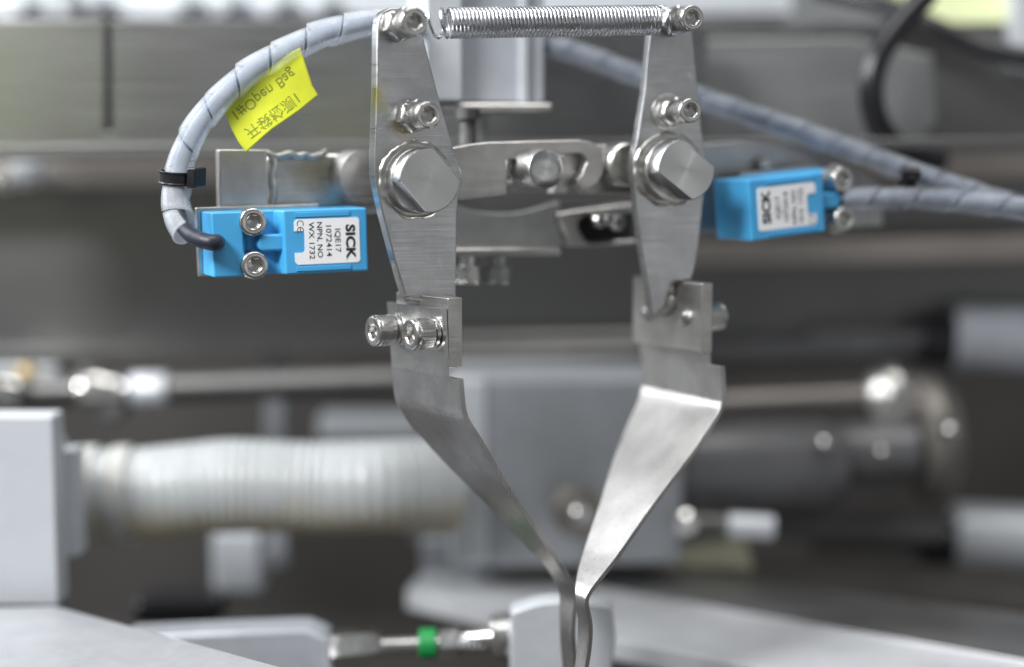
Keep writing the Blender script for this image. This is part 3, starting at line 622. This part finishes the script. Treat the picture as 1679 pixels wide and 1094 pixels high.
# ================================================================== SENSORS
def text_mesh(bm, txt, size, place, bold=0.0, stretch=1.0):
    cu = bpy.data.curves.new('lettering', 'FONT'); cu.body = txt; cu.size = size; cu.align_x = 'CENTER'; cu.align_y = 'CENTER'; cu.offset = bold; cu.extrude = .02; cu.resolution_u = 3
    o = bpy.data.objects.new('lettering', cu); col.objects.link(o); dg = bpy.context.evaluated_depsgraph_get(); dg.update()
    me = bpy.data.meshes.new_from_object(o.evaluated_get(dg)); vs = [bm.verts.new(place(v_.co.x * stretch, v_.co.y, v_.co.z)) for v_ in me.vertices]
    for p in me.polygons: face(bm, [vs[i] for i in p.vertices])
    bpy.data.objects.remove(o); bpy.data.curves.remove(cu); bpy.data.meshes.remove(me)
def sensor(t, f, m, flip, L=47.0, H=17.2, D=14.0, cut=0, k=1.0):
    """f: centre of the label face; local s runs from the cable end to the sensing end."""
    sg = -1 if flip else 1
    X = lambda s_: sg * (s_ - L / 2) * k
    def P(s0, s1, b0, b1, c0, c1, bm): box(bm, f, min(X(s0), X(s1)), max(X(s0), X(s1)), b0, b1, c0, c1)
    h = H / 2
    prof = [(10.5, -D), (10.5, -5.4), (20.0, -5.4), (21.2, 0), (L, 0), (L, -D)] if cut else [(0, -D), (0, -1.2), (9.2, -1.2), (11.2, -5.4), (20.0, -5.4), (21.2, 0), (L, 0), (L, -D)]
    bm = NB()
    q = Fr(f.o, f.x, f.z, f.n)                                  # extrude the side profile upwards
    prism(bm, q, [(X(s_), b_) for s_, b_ in prof], -h, h); body = mk('housing', bm, M['blue'], t, .55, 3)
    bm = NB()
    P(24.5, L - 5.5, .0, .28, h - 2.0, h - .75, bm); P(24.5, L - 5.5, 0, .28, -h + .75, -h + 2.0, bm); mk('edge_rib', bm, M['blue'], body, .12)
    # light guide plug
    bm = NB(); pr = []
    for i in range(12):
        a_ = math.pi * i / 11; pr.append((X(16.0) - sg * 2.2 * math.sin(a_) * 1.0, 2.35 * math.cos(a_)))
    pr = pr + [(X(22.5), -2.35), (X(22.5), 2.35)]
    prism(bm, f, pr, -6, -1.3); mk('indicator_lens', bm, M['blue'], t, .9, 3)
    # label with notch
    l0, l1, lh = 24.2, L - 2.6, 6.1
    pts = [(l0 + .8, lh), (l1 - .6, lh), (l1, lh - .6), (l1, -lh + .6), (l1 - .6, -lh), (l0 + .8, -lh), (l0, -lh + .8), (l0, -2.9), (l0 + 2.6, -2.9), (l0 + 3.1, -2.3), (l0 + 3.1, 2.3), (l0 + 2.6, 2.9), (l0, 2.9), (l0, lh - .8)]
    bm = NB(); prism(bm, f, [(X(s_), sg * c_) for s_, c_ in pts], .0, .16); lab = mk('label_sheet', bm, M['label'], t)
    bm = NB()
    def col_text(txt, s_, size, c=0.0, bold=0.0, st=1.0): text_mesh(bm, txt, size, lambda x, y, z: f.pt(X(s_ + y), .18 + z, -sg * (x - c)), bold, st)
    col_text('SICK', l1 - 3.0, 3.9, -.3, .16, 1.12); col_text('IQE17', l1 - 6.9, 2.35, .1, .02, 1.08); col_text('1072414', l1 - 9.7, 2.35, .2, .02, 1.08)
    col_text('NPN, NO', l1 - 12.5, 2.3, .4, .02, 1.02); col_text('WX 1732', l1 - 15.0, 2.3, .2, .02, 1.08)
    for s_, two in ((-4.85, 0), (-3.1, 1)):                     # conformity mark beside the notch
        pc = [];
        for i in range(13):
            a_ = math.pi * (.28 + 1.44 * i / 12); pc.append((.95 * math.cos(a_), 1.05 * math.sin(a_)))
        for (x0, y0), (x1, y1) in zip(pc, pc[1:]):
            nrm = lambda x, y, k: (x * k, y * k)
            quad = [(x0, y0), (x1, y1), nrm(x1, y1, .8), nrm(x0, y0, .8)]
            prism(bm, f, [(X(l0 + 1.9 + .0 + y_), -sg * (s_ + x_)) for x_, y_ in quad], .17, .2)
        if two: prism(bm, f, [(X(l0 + 1.9 + y_), -sg * (s_ + x_)) for x_, y_ in ((-.9, -.1), (.3, -.1), (.3, .1), (-.9, .1))], .17, .2)
    mk('lettering', bm, M['ink'], lab)
    for c_ in (5.75, -5.75):
        g = f.at(X(13.6 if flip else 12.1), -5.4, c_); bm = NB(); lathe(bm, g, [(2, -8), (2, 0)], 16); cap_head(bm, g, .2, 5.0, 3.75, 3.4); s_ = mk('mounting_screw', bm, M['screw'], t)
        if flip: bm = NB(); lathe(bm, g, [(4.3, 0), (4.3, .2), (4.3, 1.0)], 32); mk('washer', bm, M['nut'], s_)
    bm = NB(); P(9 if cut else -1.4, L * .78, -D - 2.0, -D - .05, -h - .4, h + 1.0, bm); mk('mounting_plate', bm, M['block'], t, .3)
    return X
fsL = yaw_frame(W(479, 397.5, 434), 23, 1.2)
t = thing('proximity_sensor', fsL.o, 'left blue sensor in sharp focus, lettering on its white label reading downward', 'sensor', 'blue sensors beside the arms')
XL = sensor(t, fsL, M['blue'], False, k=.90)
bm = NB(); fsR = yaw_frame(W(1291, 340, 462), 27, 5.0)
a_, c_ = fsR.px(1230, 346); fsR = fsR.at(a_ + 47.0 / 2, 0, c_)
t = thing('proximity_sensor', fsR.o, 'right blue sensor, blurred, its two domed screws at the right end', 'sensor', 'blue sensors beside the arms')
XR = sensor(t, fsR, M['blue'], True, D=17.5, cut=1)
# brackets
t = thing('sensor_bracket', W(440, 340, 462), 'square steel mounting bar with weld seam behind the left blue sensor', 'bracket')
f = yaw_frame(W(470, 295, 452), 20)
bm = NB(); p0, p1 = f.px(356, 245), f.px(437, 345); box(bm, f, p0[0], p1[0], -3, 2, p1[1], p0[1]); mk('end_plate', bm, M['block'], t, .5)
M['bar'] = steel('welded_bar_steel', (.56, .55, .53), .30, (60, 60, 1800), .2, .1, stains=[(f.pt(*[f.px(520, 285)[0], -5, f.px(520, 285)[1]]), 13, (.40, .34, .22))])
p0, p1 = f.px(440, 249), f.px(640, 350); bm = NB(); box(bm, f, p0[0], p1[0], -14, -2.5, p1[1], p0[1]); mk('bar', bm, M['bar'], t, 2.5, 4)
bm = NB(); pa, pb = f.px(448, 256), f.px(448, 345); P = [f.pt(pa[0] + .3 * math.sin(i), -1.6, pa[1] + (pb[1] - pa[1]) * i / 12) for i in range(13)]; tube(bm, P, [1.15 + .07 * math.sin(i * 2.3) for i in range(13)], 12); mk('weld_seam', bm, M['weld'], t)
bm = NB(); P = []
for i, (x, y) in enumerate([(437, 250), (452, 256), (466, 255), (480, 252), (492, 256), (504, 254), (515, 258), (527, 254), (538, 249)]):
    a_, c_ = f.px(x, y); P.append(f.pt(a_, -2.2, c_))
tube(bm, catmull(P, 4), [.95 + .12 * math.sin(i * .8) for i in range(33)], 10); mk('weld_seam', bm, M['weld'], t)
fh = yaw_frame(W(600, 290, 452), YAW); bm = NB(); lathe(bm, fh, [(7.0, -14), (7.4, -13.4), (7.4, 0)], 48); mk('hub_sleeve', bm, M['block'], t)
t = thing('sensor_bracket', W(1300, 360, 490), 'dark steel mounting plate behind the right blue sensor', 'bracket')
frpoly('bracket_plate', [(1120, 238), (1215, 232), (1330, 240), (1420, 290), (1448, 310), (1448, 372), (1120, 385)], 492, 5, M['dark_steel'], t, yaw=18, ref=(1290, 310))
f = yaw_frame(W(1256, 270, 486), 18); bm = NB(); lathe(bm, f, [(2, -2), (2, .5), (1.2, 1)], 20); mk('rivet', bm, M['chrome'], t)

# ================================================================== CABLES AND SPIRAL WRAP
def spiral(path, rad, pitch, fill, bm, hand=1, flare=.10, ph=0.0, jit=.0):
    """helical ribbon round a path: every turn flares a little over the next one"""
    fs = frames_along(path); cum = [0.]
    for a_, b_ in zip(path, path[1:]): cum.append(cum[-1] + (b_ - a_).length)
    L = cum[-1]
    def at(s_):
        s_ = max(0, min(L - 1e-4, s_)); i = 0
        lo, hi = 0, len(cum) - 1
        while hi - lo > 1:
            m_ = (lo + hi) // 2
            if cum[m_] <= s_: lo = m_
            else: hi = m_
        k = (s_ - cum[lo]) / max(1e-9, cum[hi] - cum[lo]); f0, f1 = fs[lo], fs[hi]
        return f0[0].lerp(f1[0], k), f0[2].lerp(f1[2], k).normalized(), f0[3].lerp(f1[3], k).normalized()
    seg, nw = 28, 6; turns = L / pitch; rows = []
    for i in range(int(turns * seg) + 1):
        a_ = 2 * math.pi * i / seg * hand + ph; s0 = i / seg * pitch; row = []
        rr = (rad(s0 / L) if callable(rad) else rad) * (1 + jit * noise.noise((i / seg * .9, 7.7, ph)))
        wob = .045 * noise.noise((i / seg * .7, 3.1, ph))
        for k in range(nw + 1):
            u = k / nw; s_ = s0 + (u - .5) * pitch * (fill + wob); p, n1, n2 = at(s_); q = rr * (1 + flare * (u - .5) + wob * .5)
            row.append(bm.verts.new(p + n1 * (q * math.cos(a_)) + n2 * (q * math.sin(a_))))
        rows.append(row)
    for r0, r1 in zip(rows, rows[1:]):
        for k in range(nw): face(bm, (r0[k], r0[k + 1], r1[k + 1], r1[k]))
cpx = [(700, 52, 478), (650, 36, 462), (595, 40, 450), (530, 56, 444), (470, 83, 440), (410, 118, 437), (362, 160, 435), (327, 203, 434), (304, 247, 434), (292, 290, 434), (288, 328, 432), (294, 358, 429), (308, 380, 426)]
cp = catmull([W(*p) for p in cpx], 8)
bm = NB(); spiral(cp, lambda q: 2.95 + .75 * min(1, q * 1.5) + .5 * math.exp(-((q - .36) / .09) ** 2) + .7 * max(0, (q - .9) / .1), 10.6, .93, bm, hand=-1, flare=.15, ph=.6, jit=.12)
tag(mk('spiral_wrap', bm, M['wrap'], None, solid=.45), 'milky white spiral cable wrap arching from the left arm to the left sensor', 'cable wrap', 'spiral wraps on the cables')
cab = [W(*p) for p in cpx[-4:-1]] + [W(304, 376, 427), W(319, 389, 424), W(338, 396, 422), W(352, 398, 422.5), fsL.pt(fsL.px(362, 398)[0], -4, fsL.px(362, 398)[1])]
bm = NB(); tube(bm, cp[:-14], 2.0, 14); tag(mk('inner_cable', bm, M['core']), 'blue grey cable showing faintly inside the arching milky wrap', 'cable')
bm = NB(); tube(bm, catmull(cab, 8), 2.15, 16); tag(mk('sensor_cable', bm, M['cable']), 'short bent black cable coming out of the milky wrap and entering the left blue sensor', 'cable')
# right hand wraps
rpx = [(800, 45, 500), (850, 70, 498), (930, 82, 496), (1040, 122, 494), (1160, 165, 492), (1300, 212, 488), (1420, 255, 484), (1540, 298, 480), (1640, 330, 476), (1760, 365, 472)]
rp = catmull([W(*p) for p in rpx], 8)
bm = NB(); spiral(rp, 3.6, 10.5, .95, bm, hand=-1, flare=.08); tag(mk('spiral_wrap', bm, M['wrap_far'], None, solid=.4), 'clear spiral cable wrap crossing diagonally behind the right arm to the right edge', 'cable wrap', 'spiral wraps on the cables')
bm = NB(); tube(bm, rp, 2.1, 14); tag(mk('sensor_cable', bm, M['core_far']), 'dark cable inside the diagonal clear wrap behind the right arm', 'cable')
spx = [(1385, 326, 474), (1440, 326, 472), (1500, 325, 471), (1570, 330, 469), (1640, 338, 466), (1760, 355, 462)]
sp = catmull([W(*p) for p in spx], 8)
bm = NB(); spiral(sp, 3.5, 12, .94, bm, hand=-1, flare=.1, ph=1.0); tag(mk('spiral_wrap', bm, M['wrap_far'], None, solid=.4), 'short clear spiral wrap running level from the right blue sensor', 'cable wrap', 'spiral wraps on the cables')
bm = NB(); tube(bm, catmull([fsR.pt(XR(11), -8, 0)] + [W(*p) for p in spx], 8), 2.1, 14); tag(mk('sensor_cable', bm, M['core_far']), 'dark cable leaving the right blue sensor in its own wrap', 'cable')
def cable_tie(ctr, axis, rad, label, head_ang, wid=3.6, fx=None):
    t = thing('cable_tie', ctr, label, 'cable tie', 'black cable ties'); g = axis_frame(ctr, axis, (0, -1, 0)); bm = NB(); n = 48; rings = []
    for i in range(n + 1):
        a_ = 2 * math.pi * i / n; rings.append([g.pt(r_ * math.cos(a_), b_, r_ * math.sin(a_)) for r_, b_ in ((rad, -wid / 2), (rad + .75, -wid / 2), (rad + .75, -wid / 2 + .5), (rad + .45, -wid / 2 + .6), (rad + .45, wid / 2 - .6), (rad + .75, wid / 2 - .5), (rad + .75, wid / 2), (rad, wid / 2))])
    ring_loft(bm, rings, False, False); mk('strap', bm, M['black'], t, .1)
    h = V(head_ang).normalized(); hf = Fr(ctr + h * (rad + 1.6), h, V(axis).normalized().cross(h), axis); bm = NB()
    box(bm, hf, -1.0, 2.0, -2.4, 2.6, -2.7, 2.7); mk('tie_head', bm, M['black'], t, .6, 3)
    bm = NB(); box(bm, hf.at(0, 2.5, 0), -1.2, .5, 0, 1.2, -1.6, 1.6); mk('tie_tail', bm, M['black'], t, .2)
cable_tie(W(291, 291, 434), (.06, -.1, 1), 4.3, 'black cable tie round the milky wrap above the left sensor', (.80, -.45, 0))
cable_tie(W(1486, 318, 474), (1, -.05, -.1), 4.2, 'blurred black cable tie round the level wrap at right', (.1, -.3, 1))

# ---- yellow tag
ft = yaw_frame(W(445, 170, 438), 12, 0)
def tagpt(px, py):
    a_, c_ = ft.px(px, py); u = (px - 445) / 75.; v_ = (py - 170) / 75.
    return ft.pt(a_, .9 * math.sin(u * 2.2 + .6) - .7 * v_ * v_ - .6 * math.cos(v_ * 2.4), c_)
top = [(365, 160), (400, 132), (440, 108), (480, 84), (492, 78)]; bot = [(404, 250), (432, 224), (446, 212), (490, 182), (522, 156)]
left = [(365, 160), (370, 185), (380, 212), (392, 234), (404, 250)]; right = [(492, 78), (499, 100), (506, 121), (513, 142), (522, 156)]
def lerp2(a_, b_, k): return (a_[0] + (b_[0] - a_[0]) * k, a_[1] + (b_[1] - a_[1]) * k)
def samp(pl, k): k = k * (len(pl) - 1); i = min(len(pl) - 2, int(k)); return lerp2(pl[i], pl[i + 1], k - i)
def coons(u, v_):
    a_ = lerp2(samp(top, u), samp(bot, u), v_); b_ = lerp2(samp(left, v_), samp(right, v_), u)
    c_ = lerp2(lerp2(top[0], top[-1], u), lerp2(bot[0], bot[-1], u), v_); return (a_[0] + b_[0] - c_[0], a_[1] + b_[1] - c_[1])
N = 28; bm = NB(); g = [[bm.verts.new(tagpt(*coons(i / N, j / N))) for i in range(N + 1)] for j in range(N + 1)]
for j in range(N):
    for i in range(N): face(bm, (g[j][i], g[j][i + 1], g[j + 1][i + 1], g[j + 1][i]))
bm.normal_update()
if sum((f_.normal for f_ in bm.faces), V((0, 0, 0))).y > 0:
    for f_ in list(bm.faces): f_.normal_flip()
tt = thing('cable_tag', W(445, 170, 438), 'yellow paper tag with faint reversed writing hanging from the milky wrap', 'tag')
mk('tag_sheet', bm, M['tag'], tt, solid=.22)
bm = NB()
o2 = (383, 198); ex = (114, -84); ex = (ex[0] / math.hypot(*ex), ex[1] / math.hypot(*ex)); ey = (-ex[1], ex[0])   # along the writing / towards the lower edge
def tag_place(ox, oy):
    def pl(x, y, z):
        px_, py_ = ox + ex[0] * x * 6 + ey[0] * y * 6, oy + ex[1] * x * 6 + ey[1] * y * 6
        return tagpt(px_, py_) + ft.n * (.06 + z)
    return pl
text_mesh(bm, '1#Open Bag', 4.1, tag_place(431, 155), .015, 1.0)
text_mesh(bm, '开袋检测1', 4.0, tag_place(447, 188), .01, 1.0)
mk('lettering', bm, M['tag_ink'], tt)
